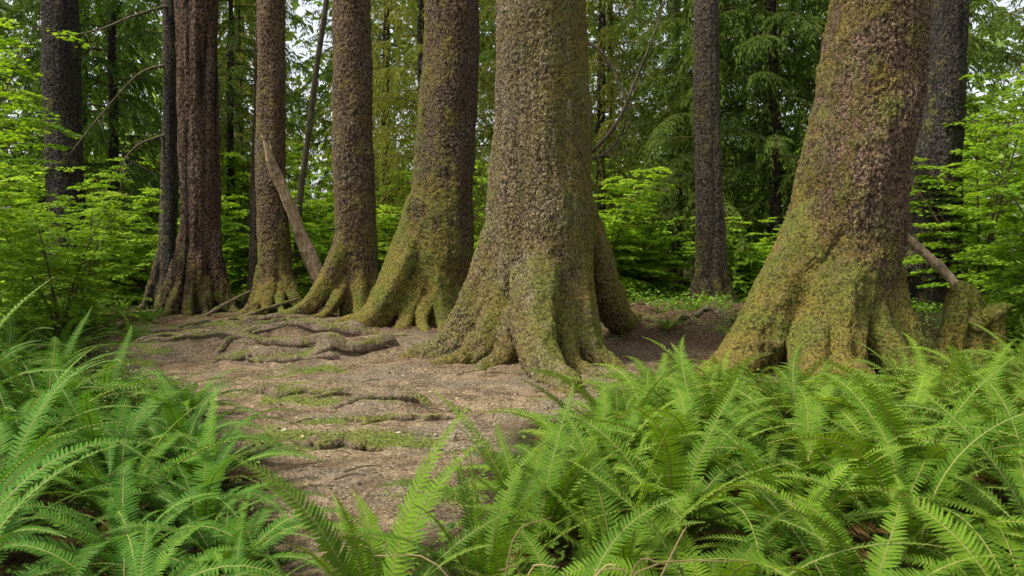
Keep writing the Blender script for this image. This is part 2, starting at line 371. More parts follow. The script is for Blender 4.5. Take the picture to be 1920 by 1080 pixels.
T2 = trunk_tree('spruce_tree', 16.4, [(-700, 345, 400), (0, 333, 407), (200, 337, 407), (300, 340, 407), (400, 340, 409), (500, 335, 413), (560, 334, 416), (620, 334, 416)],
  [(195, 1.5, .85, .26, .09), (-85, 1.3, .75, .20, .08), (-25, 1.6, .95, .23, .09), (235, .9, .75, .18, .07), (-55, .8, .8, .15, .06), (90, 1, .8, .3, .1)], M_red,
  'reddish brown spruce with deep vertical grooves and flared foot', 0.022, 6, 4)
T2b = trunk_tree('spruce_tree', 17.3, [(-700, 314, 332), (0, 306, 334), (300, 303, 334), (450, 297, 328), (540, 290, 325), (600, 288, 322)],
  [(195, 1.2, .5, .18, .08), (-70, .6, .5, .16, .07)], M_grey, 'narrow grey green trunk tight behind a reddish spruce', 0.025, 7, 4)
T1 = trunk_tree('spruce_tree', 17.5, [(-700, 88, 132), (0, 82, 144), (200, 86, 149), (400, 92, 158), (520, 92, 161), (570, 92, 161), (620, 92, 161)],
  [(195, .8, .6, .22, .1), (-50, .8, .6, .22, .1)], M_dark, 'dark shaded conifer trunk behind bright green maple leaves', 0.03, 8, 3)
T7 = trunk_tree('cedar_tree', 15.2, [(-700, 1306, 1338), (0, 1300, 1347), (300, 1303, 1351), (450, 1306, 1357), (540, 1304, 1364), (580, 1303, 1366), (620, 1303, 1366)],
  [(185, .75, .5, .2, .09), (-90, .7, .5, .2, .09), (-10, .75, .55, .2, .09), (230, .6, .55, .18, .08), (90, .6, .5, .2, .1), (-45, .5, .6, .15, .07)], M_grey,
  'slim straight grey trunk rising from low brown mound', 0.022, 9)
T8 = trunk_tree('spruce_tree', 9.8, [(-700, 1668, 1800), (0, 1562, 1738), (100, 1548, 1728), (200, 1532, 1715), (300, 1512, 1700), (400, 1492, 1688), (500, 1472, 1674), (600, 1466, 1668), (700, 1463, 1665)],
  [(203, 1.9, 1.8, .48, .25), (-105, 1.4, 1.3, .40, .2), (-30, 1.1, 1.15, .38, .22), (238, 1.3, 1.55, .36, .2), (90, 1.2, 1.2, .4, .2), (15, .9, 1.0, .3, .15), (-70, .9, 1.25, .28, .14)], M_right,
  'huge leaning spruce with thick moss on its root flare', 0.016, 10, 7)
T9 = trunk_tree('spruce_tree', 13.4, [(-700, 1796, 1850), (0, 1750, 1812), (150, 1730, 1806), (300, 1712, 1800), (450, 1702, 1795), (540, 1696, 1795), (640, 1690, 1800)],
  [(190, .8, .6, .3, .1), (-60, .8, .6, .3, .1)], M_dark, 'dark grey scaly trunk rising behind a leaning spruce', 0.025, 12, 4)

def solid(name, tubes, mat, voxel, label, cat, smooth=2, origin=None, parent=None, group=None):
    acc = Acc(); o0 = Vector(origin) if origin is not None else Vector(tubes[0][0][0])
    for i, (P, R, w) in enumerate(tubes): tube(acc, [Vector(p)-o0 for p in P], R, 40, 14, w, i+3)
    me = remeshed(acc.mesh(name, []), voxel, smooth, mat)
    return obj(name, me, o0 if parent is None else o0-parent.location, parent=parent, label=label, category=cat, group=group)
solid('leaning_snag', [([at(15.9, 606, 570), at(15.85, 592, 510), at(15.75, 560, 432), at(15.5, 526, 345), at(15.35, 503, 285), at(15.3, 489, 248)], [.12, .12, .11, .09, .05, .006], .25),
  ([at(15.6, 545, 395), at(15.4, 509, 320), at(15.3, 493, 258)], [.06, .045, .005], .2), ([at(15.5, 520, 340), at(15.4, 511, 300), at(15.4, 507, 268)], [.045, .03, .005], .2), ([at(15.75, 568, 435), at(15.75, 556, 392), at(15.75, 551, 365)], [.05, .03, .005], .2)], M_pale, 0.012, 'broken pale barkless snag leaning against slim spruce', 'dead tree', 1)
solid('dead_tree', [([at(18.5, 556, 580), at(18.5, 560, 400), at(18.5, 575, 280), at(18.5, 592, 140), at(18.5, 612, 0), at(18.5, 622, -120)], [.09, .08, .07, .07, .065, .05], .06)], M_twig, 0.02, 'thin dark dead pole tree leaning slightly', 'dead tree')
se = obj('mossy_stump', None, at(9.7, 1795, 690), label='moss covered root stump with pale broken limb', category='stump')
solid('stump_body', [([at(9.6, 1788, 760), at(9.6, 1793, 680), at(9.6, 1805, 610), at(9.58, 1806, 560), at(9.55, 1794, 530)], [.33, .29, .22, .15, .06], .35),
  ([at(9.6, 1810, 610), at(9.58, 1845, 592), at(9.55, 1872, 582), at(9.5, 1892, 574)], [.17, .13, .09, .04], .35),
  ([at(9.55, 1865, 588), at(9.5, 1868, 640), at(9.45, 1850, 760)], [.09, .10, .12], .35), ([at(9.5, 1770, 760), at(9.45, 1760, 690), at(9.5, 1785, 630)], [.16, .14, .1], .3), ([at(9.55, 1835, 760), at(9.5, 1838, 680), at(9.55, 1815, 610)], [.15, .13, .1], .3)], M_stump, 0.016, None, None, 3, parent=se)
solid('dead_limb', [([at(9.6, 1800, 546), at(9.6, 1765, 505), at(9.6, 1725, 468), at(9.6, 1692, 438), at(9.6, 1672, 420)], [.06, .052, .045, .04, .025], .2)], M_pale, 0.01, None, None, 1, parent=se)

def ground_root(P0, r, seed, label, mat=None, lift=.1, vz=.6):
    rr = random.Random(seed); P = [Vector((x, y, 0)) for (x, y) in P0]
    Q, _ = catmull(P, [1]*len(P), 18); Q2 = []
    for i, q in enumerate(Q):
        q = q+Vector((0, 0.2*noise.noise(Vector((i*.45, seed, 0))), 0)); q.z = gh(q.x, q.y)+r*(lift+vz*noise.noise(Vector((i*.45, seed, 5)))); Q2.append(q)
    R = [r*(0.6+0.45*abs(noise.noise(Vector((i*.7, seed, 9))))*2)*(1-0.45*i/18) for i in range(19)]
    Q2[0].z -= r; Q2[-1].z -= r
    tb = [(Q2, R, .3)]
    for _ in range(2):
        i = rr.randint(3, 14); q = Q2[i]; s = rr.choice([-1, 1])
        e1 = q+Vector((rr.uniform(-.4, .4), s*rr.uniform(.1, .25), 0)); e2 = e1+Vector((rr.uniform(-.5, .5), s*rr.uniform(.1, .25), 0))
        e1.z = gh(e1.x, e1.y); e2.z = gh(e2.x, e2.y)-.04
        tb.append(([q, e1, e2], [R[i]*.7, R[i]*.5, .01], .2))
    solid('exposed_root', tb, M_root, 0.012, label, 'tree root', 2, group='roots crossing the worn path')
LA = 'gnarled brown root half buried in soil'
for ix_, (s_, r_, l_) in enumerate([
  ([(745, 658), (640, 668), (520, 660), (400, 655), (250, 652)], .13, 'long woody root lying across bare soil'),
  ([(690, 636), (600, 628), (500, 634), (380, 640), (290, 648)], .13, LA),
  ([(600, 608), (500, 612), (420, 614), (330, 620)], .11, 'root running out from spruce foot'),
  ([(700, 646), (600, 648), (480, 650), (340, 648), (240, 655)], .12, LA), ([(665, 622), (560, 618), (470, 625), (360, 632)], .11, LA),
  ([(480, 622), (400, 628), (300, 634), (200, 640)], .10, LA), ([(640, 674), (540, 678), (470, 676), (390, 680)], .08, LA), ([(560, 632), (510, 642), (450, 656), (400, 672)], .09, LA),
  ([(470, 742), (560, 736), (680, 745), (800, 750), (890, 762)], .085, 'long thin root holding a soil step'),
  ([(640, 778), (740, 780), (860, 774)], .055, 'short thin root crossing the path'),
  ([(475, 832), (560, 820), (640, 817), (720, 822)], .085, 'mossy root forming a step in the path')]):
    ground_root([gx(*p) for p in s_], r_, ix_*3+1, l_)
ground_root([(1.5, 11.8), (2.3, 11.5), (3.1, 11.7), (3.9, 11.3)], .07, 60, 'dark root lying on crumbling debris bank', lift=.1)
for i, (a_, b_, c_) in enumerate([((355, 612), (405, 580), (470, 545)), ((440, 600), (480, 585), (560, 560))]):
    solid('fallen_branch', [([at(15.0, *a_), at(15.1, *b_), at(15.3, *c_)], [.03, .035, .02], .15)], M_root, .012, 'thin dead branch resting against spruce foot', 'fallen branch', 1, group='dead branches among spruce roots')

# ------------------------------------------------------------ ferns
M_fern = leaf_material('fern_leaf', C(0.034, 0.090, 0.007), C(0.235, 0.385, 0.026), C(0.10, 0.205, 0.016), 0.38, 0.6, .6, (1.35, 1.22, .4), .13)
M_fern_cool = leaf_material('fern_leaf_cool', C(0.024, 0.082, 0.009), C(0.165, 0.335, 0.028), C(0.06, 0.17, 0.02), 0.36, 0.6, .6, (1.35, 1.25, .45), .13)
M_stem = simple_tint('fern_stem', [C(0.12, 0.11, 0.03), C(0.24, 0.25, 0.06)], 0.6)
M_dry = leaf_material('dry_frond', C(0.08, 0.045, 0.018), C(0.30, 0.19, 0.07), C(0.2, 0.1, 0.03), 0.25, 0.7, .2, (1.2, 1.1, .7), .1)

def frond(acc, L, e0, bend, seed, M=None, npair=46, wmax=0.085, lat=0.0, twist=0.0, simple=False, mat=0):
    r = random.Random(seed); N = 20; p = Vector((0, 0, 0)); pts = [p.copy()]; Ts = []
    for i in range(N):
        t = (i+.5)/N; th = e0-bend*t**1.25; az = lat*t*t
        T = Vector((math.cos(th)*math.cos(az), math.cos(th)*math.sin(az), math.sin(th))); p = p+T*L/N; pts.append(p.copy()); Ts.append(T)
    tp = pts[::2]
    a2 = Acc(); tube(a2, tp, [0.0052*(1-i/len(tp))+0.0012 for i in range(len(tp))], 12, 4)
    V = np.array([tuple(M @ Vector(v)) for v in a2.V[0].tolist()])
    acc.add(V, [np.concatenate(g) for g in a2.G.values()], 0.3+0.5*r.random(), mat or 1)
    P = []; Dd = []; U = []; Ls = []; Ws = []; Ti = []
    base = r.random()**1.3*0.65
    for i in range(npair):
        t = 0.10+0.895*(i+.5)/npair; u = t*N; j = min(int(u), N-1)
        pos = pts[j].lerp(pts[j+1], u-j); T = Ts[j]
        S = Vector((0, 1, 0)); S = (S-T*S.dot(T)).normalized(); Nn = T.cross(S)*-1
        if Nn.z < 0 and T.z < .99: Nn = -Nn
        tw = twist*t; S = S*math.cos(tw)+Nn*math.sin(tw); Nn = T.cross(S)
        if Nn.z < 0: Nn = -Nn
        w = wmax*min(0.62+(t-.1)*2.2, 1.0)*min(1.0, 1.5*(1-t)**0.75+0.02)*r.uniform(.9, 1.06)
        a = math.radians(12+34*t*t)+r.uniform(-.06, .06)
        for s in (-1, 1):
            if r.random() < (0.25 if mat else 0.02): continue
            d = S*s*math.cos(a)+T*math.sin(a)+Nn*(0.10+r.uniform(-.08, .08)*(5 if mat else 1))
            P.append(pos); Dd.append(d); U.append(Nn+S*s*r.uniform(-.2, .1)+T*r.uniform(-.1, .25)); Ls.append(w); Ws.append(min(0.019, 0.008+w*0.12)*(42/npair)**.5); Ti.append(base+0.35*r.random()*(.4+t*.6))
    P = np.array(P); Dd = np.array(Dd); U = np.array(U)
    m3 = np.array(M.to_3x3()); P = P@m3.T+np.array(M.translation); Dd = Dd@m3.T; U = U@m3.T; sc_ = M.to_scale().x
    Ls = np.array(Ls)*sc_; Ws = np.array(Ws)*sc_
    if simple:
        leaves(acc, P, Dd, U, Ls, Ws*1.1, [(0, 0, 0), (.15, .5, 0), (.8, .25, -.02), (1, 0, -.12), (.8, -.25, -.02), (.15, -.5, 0)], OVAL_F, np.array(Ti), mat); return
    tm = [(0, 0, 0), (0.10, .62, 0.015), (0.10, -.45, 0.015), (0.5, .42, 0.02), (0.5, 0, -0.015), (0.5, -.42, 0.02), (0.82, .22, -.02), (0.82, -.22, -.02), (1, 0, -0.09)]
    leaves(acc, P, Dd, U, Ls, Ws, tm, [[(0, 1, 4), (0, 4, 2), (1, 3, 4), (2, 4, 5), (6, 8, 7)], [(3, 6, 7, 4)], [(4, 7, 5)]], np.array(Ti), mat)

FLAB = 'lush green sword fern with arching fronds on forest floor'
def plant_mesh(seed, mats, n=22, npair=34, simple=True, up=False):
    r = random.Random(seed); acc = Acc(); az0 = r.uniform(0, 6)
    for i in range(n):
        cl = 0 if i < n*.15 else 1 if i < n*.58 else 2
        az = az0+i*2.399+r.uniform(-.35, .35)
        M = Matrix.Rotation(az, 4, 'Z') @ Matrix.Translation((.04, 0, 0)) @ Matrix.Rotation(r.uniform(-.15, .15), 4, 'X') @ Matrix.Scale(r.uniform(.75, 1.15), 4)
        e0, bd = ((86, 76, 64)[cl], (40, 55, 62)[cl]) if up else ((80, 66, 50)[cl], (82, 96, 84)[cl])
        frond(acc, r.uniform(.95, 1.15), math.radians(e0+r.uniform(-8, 6)), math.radians(bd+r.uniform(-22, 22)*(.5 if up else 1)), seed*50+i, M, npair, .096*r.uniform(.85, 1.12), r.uniform(-.8, .8), r.uniform(-.6, .6), simple)
    for i in range(4):
        M = Matrix.Rotation(r.uniform(0, 6.28), 4, 'Z') @ Matrix.Rotation(r.uniform(-.3, .3), 4, 'X')
        frond(acc, r.uniform(.6, .85), math.radians(r.uniform(25, 45)), math.radians(r.uniform(60, 85)), seed*50+i+40, M, 30, .07, r.uniform(-.8, .8), r.uniform(-1, 1), True, 2)
    return acc.mesh('sword_fern', mats)
NF = [plant_mesh(20+s, [M_fern, M_stem, M_dry], 19, 46, False) for s in range(7)]; NC = [plant_mesh(40+s, [M_fern_cool, M_stem, M_dry], 20, 46, False) for s in range(4)]
NU = [plant_mesh(60+s, [M_fern, M_stem, M_dry], 13, 46, False, True) for s in range(3)]
FARF = [plant_mesh(s, [M_fern, M_stem, M_dry], 20) for s in (1, 2, 3)]; FARC = [plant_mesh(s, [M_fern_cool, M_stem, M_dry], 20) for s in (5, 6)]
nf = 0
def fern(x, y, s, L_):
    global nf; nf += 1
    o = obj('sword_fern', L_[nf % len(L_)], (x, y, gh(x, y)-.02), label=FLAB, category='fern', group='sword ferns around the trampled clearing')
    o.rotation_euler = (0, 0, nf*1.7); o.scale = (s,)*3
for (x, y, s) in [(-.50, 2.9, .80), (-.12, 3.15, .80), (.1, 3.7, .80), (.45, 3.3, .76)]: fern(x, y, s, NU)
for (x, y, s) in [(-.25, 2.55, .6), (.2, 2.75, .7), (.75, 2.95, .8), (1.3, 3.0, .86), (1.9, 2.9, .83), (.3, 4.1, .85), (.75, 3.8, .92), (1.3, 3.75, .93), (1.85, 3.7, .98), (2.45, 3.6, .95),
      (.55, 4.8, .92), (1.05, 4.6, .98), (1.65, 4.5, 1.02), (2.25, 4.5, 1.05), (2.95, 4.5, 1.1), (.75, 5.5, .9), (1.3, 5.4, 1.0), (1.95, 5.3, 1.03), (2.6, 5.3, 1.05), (3.35, 5.3, 1.05)]: fern(x, y, s, NF)
for (x, y, s) in [(-2.15, 3.0, .86), (-1.75, 3.6, .8), (-2.6, 3.7, .98), (-2.15, 4.35, .9), (-2.9, 4.5, 1.05), (-1.85, 2.6, .74), (-2.6, 5.1, .95), (-3.3, 5.3, 1.08), (-1.2, 2.5, .62), (-1.45, 3.0, .7), (-1.6, 4.1, .72), (-1.9, 4.9, .8), (-2.35, 5.7, .8), (-1.25, 3.5, .62), (-1.0, 2.9, .5)]: fern(x, y, s, NC)
for (x, y, s) in [(1.05, 6.1, .88), (1.6, 6.2, .92), (2.25, 6.2, .92), (3.0, 6.1, .95), (3.7, 6.2, 1.0), (4.3, 6.0, 1.0), (1.2, 6.9, .82), (1.7, 7.1, .82), (2.4, 7.1, .8), (3.1, 7.0, .8), (3.7, 7.1, .85), (4.3, 7.0, .9), (4.9, 7.0, .95),
                  (5.2, 7.8, .9), (3.9, 7.9, .7), (4.6, 7.9, .75), (5.6, 8.6, .85), (6.2, 9.2, .85), (1.4, 7.8, .6), (2.1, 7.9, .6), (3.0, 7.9, .6), (6.6, 10.5, .8), (2.0, 9.6, .35), (2.9, 9.8, .4), (4.9, 12.5, .5), (5.8, 13.0, .6), (2.2, 11.3, .36), (3.5, 11.0, .4), (2.8, 12.3, .42), (3.9, 12.4, .4)]: fern(x, y, s, FARF)
for (x, y, s) in [(-3.0, 6.1, .95), (-3.7, 6.3, 1.05), (-4.5, 6.4, 1.15), (-3.7, 7.2, .88), (-4.4, 7.3, 1.0), (-5.2, 7.6, 1.1), (-4.8, 8.4, .8), (-5.6, 8.8, .95), (-6.3, 9.5, .95), (-5.8, 10.3, .7), (-6.8, 11.2, .8), (-7.0, 13.0, .8), (-7.9, 14.5, .9), (-7.6, 12, .7), (-5.2, 6.6, 1.2), (-2.8, 6.9, .6), (-6.0, 12.0, .6), (-6.4, 14.0, .6), (-5.4, 11.3, .5)]: fern(x, y, s, FARC)

# ------------------------------------------------------------ understory, maples, conifers
M_maple = leaf_material('maple_leaf', C(0.13, 0.26, 0.014), C(0.40, 0.56, 0.045), C(0.16, 0.34, 0.025), 0.5, 0.55, .5, (1.22, 1.12, .45), .2)
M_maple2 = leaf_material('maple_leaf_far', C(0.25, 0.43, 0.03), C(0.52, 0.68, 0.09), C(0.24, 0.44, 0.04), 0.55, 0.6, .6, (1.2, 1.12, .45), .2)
M_needle = leaf_material('needles', C(0.022, 0.05, 0.011), C(0.125, 0.21, 0.034), C(0.115, 0.14, 0.028), 0.36, 0.85, .6, spec=.08)
M_hang = leaf_material('hanging_moss_needles', C(0.10, 0.115, 0.022), C(0.31, 0.32, 0.07), C(0.20, 0.19, 0.05), 0.42, 0.85, .5, spec=.05)

def maple_mesh(seed, H, spread, nst, lsize, mats, per=1.0, T_=PALM, F_=PALM_F):
    r = np.random.default_rng(seed); acc = Acc()
    P = []; D = []; U = []; TI = []
    for s in range(nst):
        az = s*2.4+r.uniform(-.4, .4); ln = H*r.uniform(.6, 1.15); out = spread*r.uniform(.35, .8)
        st = [Vector((0, 0, 0))]+[Vector((math.cos(az)*out*t**1.3, math.sin(az)*out*t**1.3, ln*(t-.12*t*t))) for t in (.25, .5, .75, 1)]
        tube(acc, st, [.03, .024, .017, .01, .004], 12, 5, 0, s, .3, 1)
        Q, _ = catmull(st, [1]*5, 20)
        for j in range(3, 21):
            for b in range(2):
                ba = r.uniform(0, 6.28); bl = spread*r.uniform(.3, .8)*(1.15-j/26); bt = r.uniform(0, .6)
                b0 = Q[j]; dr = Vector((math.cos(ba), math.sin(ba), r.uniform(-.15, .25)))
                E = b0+dr*bl-Vector((0, 0, bl*bl*.14)); mid = b0.lerp(E, .5)+Vector((0, 0, .05))
                tube(acc, [b0, mid, E], [.006, .004, .002], 4, 3, 0, 0, .3, 1)
                m = int(bl*34*per)
                for t in np.linspace(.2, 1.0, max(m, 3)):
                    p = b0.lerp(E, t)+Vector((0, 0, .05*math.sin(t*3.1)))
                    for _ in range(3):
                        sa = ba+r.choice([-1, 1])*r.uniform(.3, 1.3); dist = r.uniform(0, .28)*(1.25-t)
                        P.append((p.x+math.cos(sa)*dist, p.y+math.sin(sa)*dist, p.z+r.normal(0, .012)-dist*.15)); D.append((math.cos(sa), math.sin(sa), r.uniform(-.45, .1))); U.append((r.normal(0, .27), r.normal(0, .27), 1)); TI.append(bt+r.uniform(0, .4))
    n = len(P); sz = lsize*r.uniform(.6, 1.25, n)
    leaves(acc, np.array(P), np.array(D), np.array(U), sz, sz*.95, T_, F_, np.array(TI), 0)
    return acc.mesh('maple', mats)
MP = [maple_mesh(s, 4.1, 1.9, 5, .068, [M_maple, M_twig], .85) for s in (1, 2, 3)]
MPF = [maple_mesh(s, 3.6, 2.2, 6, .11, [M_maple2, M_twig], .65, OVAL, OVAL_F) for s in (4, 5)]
mi = 0
def maple(x, y, s, far=False, sz=1.0):
    global mi; mi += 1
    L_ = MPF if far else MP
    o = obj('vine_maple', L_[mi % len(L_)], (x, y, gh(x, y)-.05), label='bright green vine maple shrub in forest understory', category='shrub', group='vine maples behind the spruces')
    o.rotation_euler = (0, 0, mi*2.1); o.scale = (s, s, s*sz)
for (x, y, s) in [(-6.9, 9.4, 1.05), (-6.7, 11.8, .8), (-8.8, 12.5, 1.1), (-8.0, 15.0, .75), (7.3, 10.2, 1.05), (7.4, 12.6, .95), (9.4, 12.8, 1.25), (8.4, 16.0, 1.0)]: maple(x, y, s)
for (x, y, s) in [(-10.8, 18.4, .9), (-8.6, 18.4, .75), (-6.2, 18.8, .8), (-4.6, 18.8, .75), (-3.4, 19.2, .7), (-1.2, 18.6, .65), (2.0, 17.8, .85), (3.0, 18.6, .75), (5.2, 18.2, .6), (6.4, 18.4, .6), (10.5, 19, 1.1), (-12, 21, 1.3),
                  (-9, 26, 1.3), (-5.5, 25.5, 1.2), (-2, 27, 1.1), (1.8, 25.5, 1.1), (4.2, 27, 1.2), (8, 27, 1.1), (12, 26, 1.4), (-15, 28, 1.5), (-12, 33, 1.6), (-6, 33, 1.5), (-1, 35, 1.4), (4, 34, 1.4), (10, 35, 1.5), (17, 33, 1.7)]: maple(x, y, s, True)

def conifer_crown(seed, z0, ztop, Lb, nb, mats, dens=1.0, hang=0.5, size=.16, wr=.2):
    r = np.random.default_rng(seed); acc = Acc(); P = []; D = []; U = []; S_ = []; TI = []
    for b in range(nb):
        z = z0+(ztop-z0)*((b+.5)/nb); az = b*2.399+r.uniform(-.4, .4); L = Lb*(1-.75*(z/22)**1.4)*r.uniform(.6, 1.15)
        d = np.array([math.cos(az), math.sin(az), 0]); s = np.array([-d[1], d[0], 0]); rise = r.uniform(-.05, .25)*L; dr = r.uniform(.25, .6)*L
        cv = r.uniform(-.25, .25); bt = r.uniform(0, .5)
        pt = lambda t: d*L*t+s*cv*L*t*t+np.array([0, 0, z+rise*t-dr*t*t])
        tube(acc, [Vector(pt(t)) for t in (0, .3, .6, 1)], [.022+.005*L, .018, .012, .004], 8, 4, 0, b, .3, 1)
        for t in np.arange(.10, 1.0, .06/dens/ max(L/2.5, .6)):
            c = pt(t)
            for sg in (-1, 1):
                if r.random() < .12: continue
                tl = (.24*L*(1-t)+.24)*r.uniform(.6, 1.2)
                td = d*.65+s*sg*r.uniform(.4, 1.0); td /= np.linalg.norm(td)
                m = max(4, int(tl/.055)); hg = hang*r.uniform(.3, 1.7); sd = np.array([td[1], -td[0], 0])
                for u in np.linspace(.05, 1, m):
                    q = c+td*tl*u*(1-.25*u*hg*.5); q[2] -= hg*tl*u*u*1.3
                    for g in (-1, 1):
                        dd = td*(.8-.3*u)+sd*g*r.uniform(.25, .8); dd[2] -= hg*1.2*u+r.uniform(0.0, .5)
                        P.append(q); D.append(dd); U.append([r.normal(0, .6), r.normal(0, .6), 1]); S_.append(size*r.uniform(.6, 1.4)); TI.append(bt+.5*u*r.uniform(.3, 1))
    S_ = np.array(S_)
    leaves(acc, np.array(P), np.array(D), np.array(U), S_, S_*wr, BLADE, BLADE_F, np.array(TI), 0)
    return acc.mesh('crown', mats)
acc = Acc(); tube(acc, [Vector((0, 0, -.3)), Vector((.05, 0, 4)), Vector((0, .05, 8)), Vector((0, 0, 12.5))], [.17, .13, .10, .03], 40, 14, .06, 3)
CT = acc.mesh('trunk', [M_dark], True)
CR = [conifer_crown(11, 1.6, 12.3, 3.3, 58, [M_needle, M_twig], 1.0, .7, .15, .25), conifer_crown(12, 2.2, 12.3, 3.5, 52, [M_needle, M_twig], 1.0, 1.0, .16, .25), conifer_crown(13, 2.0, 12.3, 2.7, 52, [M_hang, M_twig], 1.0, 1.7, .16, .2)]
LABS = ('dense green conifer with drooping needle boughs', 'tall conifer with hanging dark green boughs', 'mossy olive conifer draped with hanging foliage')
def conifer(x, y, kind, s, rot):
    e = obj('conifer_tree', None, (x, y, gh(x, y)), label=LABS[kind], category='tree', group='conifers standing behind the spruce row')
    e.rotation_euler = (0, 0, rot); e.scale = (s, s, s)
    obj('trunk', CT, parent=e); obj('crown', CR[kind], parent=e)
for (x, y, kd, s, ro) in [(-14.5, 20, 0, 1.0, 0), (-10.8, 21.5, 1, 1.0, 1), (-8.8, 25, 0, .95, 2.7), (-2.3, 20.4, 2, .9, 1.2), (.2, 20.5, 2, .9, 5), (2.6, 23.0, 2, 1.0, 3.1), (4.8, 20.4, 1, .95, 4), (6.5, 19.8, 0, 1.0, .6), (8.6, 21.0, 1, .95, 3.3), (5.2, 25, 0, 1.1, 2), (.6, 27, 0, 1.1, 1),
                          (-4.4, 28, 2, 1.1, 3), (11.0, 23.5, 0, 1.1, 1.6), (15, 20.5, 0, 1.0, 2), (-14.5, 27, 1, 1.15, 4), (-11, 32, 2, 1.25, 1), (8, 31, 0, 1.3, 2), (16, 31, 1, 1.4, 2), (-18, 33, 0, 1.4, 5), (12.5, 39, 0, 1.5, 3), (-14, 41, 1, 1.5, 4), (5, 40, 0, 1.5, 1), (-2, 41, 1, 1.5, 3), (-8.5, 43, 1, 1.3, 1)]:
    conifer(x, y, kd, s, ro)

r = np.random.default_rng(77); acc = Acc(); P = []
for cidx in range(1150):
    a = r.uniform(math.radians(40), math.radians(140)); d = r.uniform(46, 62); z = r.uniform(0, 1)**1.25*22
    if z > 8.5 and noise.noise(Vector((math.cos(a)*9, z*.22, 3))) > .08: continue
    m = 44; c = np.array([math.cos(a)*d, math.sin(a)*d, z+.5]); P.append(c+r.normal(0, 1, (m, 3))*np.array([1.5, 1.5, .9]))
P = np.concatenate(P); n = len(P); P[:, 2] = np.maximum(P[:, 2], 0.3)
D_ = r.normal(0, 1, (n, 3))*np.array([1, 1, .5]); sz = r.uniform(.45, .9, n)
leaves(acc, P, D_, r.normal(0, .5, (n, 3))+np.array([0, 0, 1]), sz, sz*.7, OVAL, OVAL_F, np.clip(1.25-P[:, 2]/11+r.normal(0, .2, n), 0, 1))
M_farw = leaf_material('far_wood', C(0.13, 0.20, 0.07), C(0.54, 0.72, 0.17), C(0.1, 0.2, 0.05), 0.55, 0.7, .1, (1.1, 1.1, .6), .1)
obj('distant_wood', acc.mesh('distant_wood', [M_farw]), label='hazy bright green far wood foliage', category='forest', kind='stuff')

def limb_tree(D, x0, limbs, label):
    bx = (x0-960)/FOC*D; base = Vector((bx, D, gh(bx, D)))
    e = obj('dead_spruce', None, base, label=label, category='tree')
    a = Acc(); tube(a, [Vector((0, 0, -.2)), Vector((0, 0, 5)), Vector((.1, 0, 10))], [.14, .11, .08], 30, 12, .05, 2); obj('trunk', a.mesh('trunk', [M_dark], True), parent=e)
    for pts in limbs:
        a = Acc(); P = [at(D+dz, px, py)-base for (px, py, dz) in pts]
        tube(a, P, [.04-.032*i/(len(P)-1) for i in range(len(P))], 24, 6, .1, 1)
        Q, _ = catmull(P, [1]*len(P), 30); q = random.Random(int(pts[0][0]))
        for i in range(4, 31):
            v = Vector((q.uniform(-1, 1), q.uniform(-.6, .6), q.uniform(-1.1, .3)))*q.uniform(.15, .6)
            tube(a, [Q[i], Q[i]+v*.5+Vector((0, 0, .04)), Q[i]+v+Vector((0, 0, -.15*v.length))], [.008, .005, .002], 4, 3)
        obj('branch', a.mesh('branch', [M_twig], True), parent=e)
limb_tree(14.6, 1060, [[(1060, 330, 0), (1150, 240, -.5), (1200, 130, -.8), (1235, 40, -1), (1260, -60, -1)], [(1060, 310, 0), (1130, 290, -.3), (1165, 250, -.5), (1185, 190, -.6)], [(1060, 60, 0), (1130, 100, -.3), (1170, 180, -.5), (1180, 240, -.6)]],
  'dead conifer with bare curving mossy branches')
limb_tree(17.0, 318, [[(318, 120, 0), (260, 140, -.3), (190, 215, -.6), (130, 290, -1)], [(318, 250, 0), (250, 280, -.3), (190, 370, -.6)], [(318, 10, 0), (250, 30, -.5), (170, 60, -.7), (60, 70, -.9)], [(318, 200, 0.6), (390, 150, .9), (450, 60, .9)]],
  'dead shaded conifer with crooked bare branches')

# ------------------------------------------------------------ ground clutter
r = np.random.default_rng(3); acc = Acc(); P = []
while len(P) < 22000:
    y = 3+ (r.random()**.7)*13; x = r.uniform(-7, 5)
    if path_mask(x, y) > r.uniform(.2, .9): P.append((x, y, gh(x, y)+.010))
n = len(P); a = r.uniform(0, 6.28, n)
D_ = np.stack([np.cos(a), np.sin(a), r.normal(0, .15, n)], 1); sz = .009+.045*r.random(n)**4.5
leaves(acc, np.array(P), D_, r.normal(0, .35, (n, 3))+np.array([0, 0, 1]), sz, sz*r.uniform(.2, .7, n), OVAL, OVAL_F, r.random(n)**1.4)
for i in range(400):
    x = r.uniform(-5, 4.5); y = 4+r.random()**.7*11
    if path_mask(x, y) < .5: continue
    a_ = r.uniform(0, 3.14); L_ = r.uniform(.08, .35); z = gh(x, y)+.02
    tube(acc, [(x, y, z), (x+math.cos(a_)*L_*.5, y+math.sin(a_)*L_*.5, z+.015), (x+math.cos(a_)*L_, y+math.sin(a_)*L_+r.uniform(-.03, .03), z)], [.006, .005, .003], 4, 4, 0, 0, r.uniform(.1, .5))
M_lit = simple_tint('litter', [C(0.035, 0.023, 0.013), C(0.10, 0.068, 0.038), C(0.20, 0.14, 0.08), C(0.36, 0.28, 0.175), C(0.52, 0.45, 0.33)])
obj('forest_litter', acc.mesh('forest_litter', [M_lit]), label='bark chips and dry leaves strewn on soil', category='leaf litter', kind='stuff')
acc = Acc(); P = []; Z = []
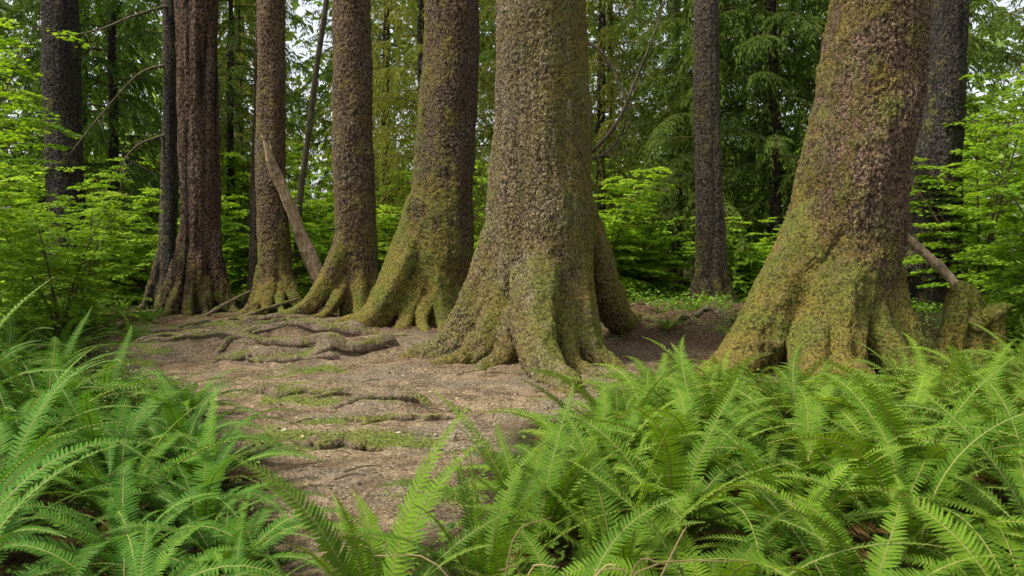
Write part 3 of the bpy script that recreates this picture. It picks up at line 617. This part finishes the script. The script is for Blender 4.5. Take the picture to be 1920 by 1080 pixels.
while len(P) < 46000:
    y = 2.3+(r.random())*17; x = r.uniform(-.72, .72)*y+r.uniform(-.5, .5)
    pmk = path_mask(x, y); mm_ = moss_mask(x, y); bk = bank(x, y)
    ok = pmk <= .35 or (mm_ > .25 and r.random() < .7 and y < 14) or (bk > .3 and nz(x, y, 1.8, 40) > .0)
    if not ok: continue
    cl = nz(x, y, 1.5, 7)
    if pmk <= .35 and cl < -.05 and r.random() < .8: continue
    if y < 6.5 and pmk <= .35 and r.random() < .8: continue
    onp = pmk > .35 and bk < .3
    h_ = (.02 if onp else r.random()**1.5*(.14+.22*max(0, cl)+(.25 if y > 15 else 0)))
    P.append((x, y, gh(x, y)+h_+.005)); Z.append(.012+.012*r.random() if onp else .022+.025*r.random()+(.03 if y > 12 else 0))
n = len(P); a = r.uniform(0, 6.28, n); Z = np.array(Z)
leaves(acc, np.array(P), np.stack([np.cos(a), np.sin(a), r.uniform(-.3, .8, n)], 1), r.normal(0, .4, (n, 3))+np.array([0, 0, 1]), Z, Z*.7, OVAL, OVAL_F, r.random(n))
M_cov = leaf_material('ground_cover_leaf', C(0.05, 0.12, 0.014), C(0.20, 0.33, 0.03), C(0.05, 0.12, 0.02), .35, .5, .1)
obj('ground_cover', acc.mesh('ground_cover', [M_cov]), label='low green sorrel leaves carpeting the forest floor', category='ground cover', kind='stuff')
a = Acc(); q = random.Random(9)
for i in range(60):
    x = q.uniform(-.05, .42); y = q.uniform(2.5, 2.8); z = gh(x, y)
    v = Vector((q.uniform(-.45, .45), q.uniform(-.35, .1), q.uniform(.1, .5)))
    tube(a, [Vector((x, y, z)), Vector((x, y, z))+v*.6+Vector((0, 0, .1)), Vector((x, y, z))+v*1.1+Vector((q.uniform(-.15, .15), 0, -.08))], [.004, .003, .0015], 8, 4, 0, 0, q.random())
M_brk = simple_tint('dry_stem', [C(0.16, 0.10, 0.05), C(0.42, 0.30, 0.16)])
obj('dry_bracken', a.mesh('dry_bracken', [M_brk], True), label='tangle of dry tan bracken stems among ferns', category='dead plant')

# ------------------------------------------------------------ light, sky, camera
w = bpy.data.worlds.new('World'); scene.world = w; w.use_nodes = True; nt = w.node_tree
bg = nt.nodes['Background']; sk = nt.nodes.new('ShaderNodeTexSky'); sk.sky_type = 'NISHITA'; sk.sun_disc = False
EL, AZ = math.radians(57), math.radians(256)
sk.sun_elevation = EL; sk.sun_rotation = AZ; sk.dust_density = 3.0; sk.air_density = 1.0
hs = nt.nodes.new('ShaderNodeHueSaturation'); hs.inputs['Saturation'].default_value = .25; hs.inputs['Value'].default_value = 1.8
nt.links.new(sk.outputs[0], hs.inputs['Color']); nt.links.new(hs.outputs[0], bg.inputs[0]); bg.inputs[1].default_value = .15
sun = bpy.data.lights.new('sun', 'SUN'); sun.energy = 5.0; sun.angle = math.radians(9); sun.color = (1, .94, .80)
so = bpy.data.objects.new('sun', sun); COL.objects.link(so)
dv = Vector((math.sin(AZ)*math.cos(EL), math.cos(AZ)*math.cos(EL), math.sin(EL)))
so.rotation_euler = dv.to_track_quat('Z', 'Y').to_euler(); so.location = dv*30
cam = bpy.data.cameras.new('camera'); cam.sensor_width = 36; cam.lens = 28; cam.shift_y = -90/1920; cam.clip_end = 2000; cam.clip_start = .05
cam.dof.use_dof = True; cam.dof.focus_distance = 9.0; cam.dof.aperture_fstop = 5.0
co_ = bpy.data.objects.new('camera', cam); COL.objects.link(co_); co_.location = (0, 0, CAMZ); co_.rotation_euler = (math.radians(90), 0, 0)
scene.camera = co_
scene.view_settings.view_transform = 'Standard'; scene.view_settings.look = 'None'; scene.view_settings.exposure = 0
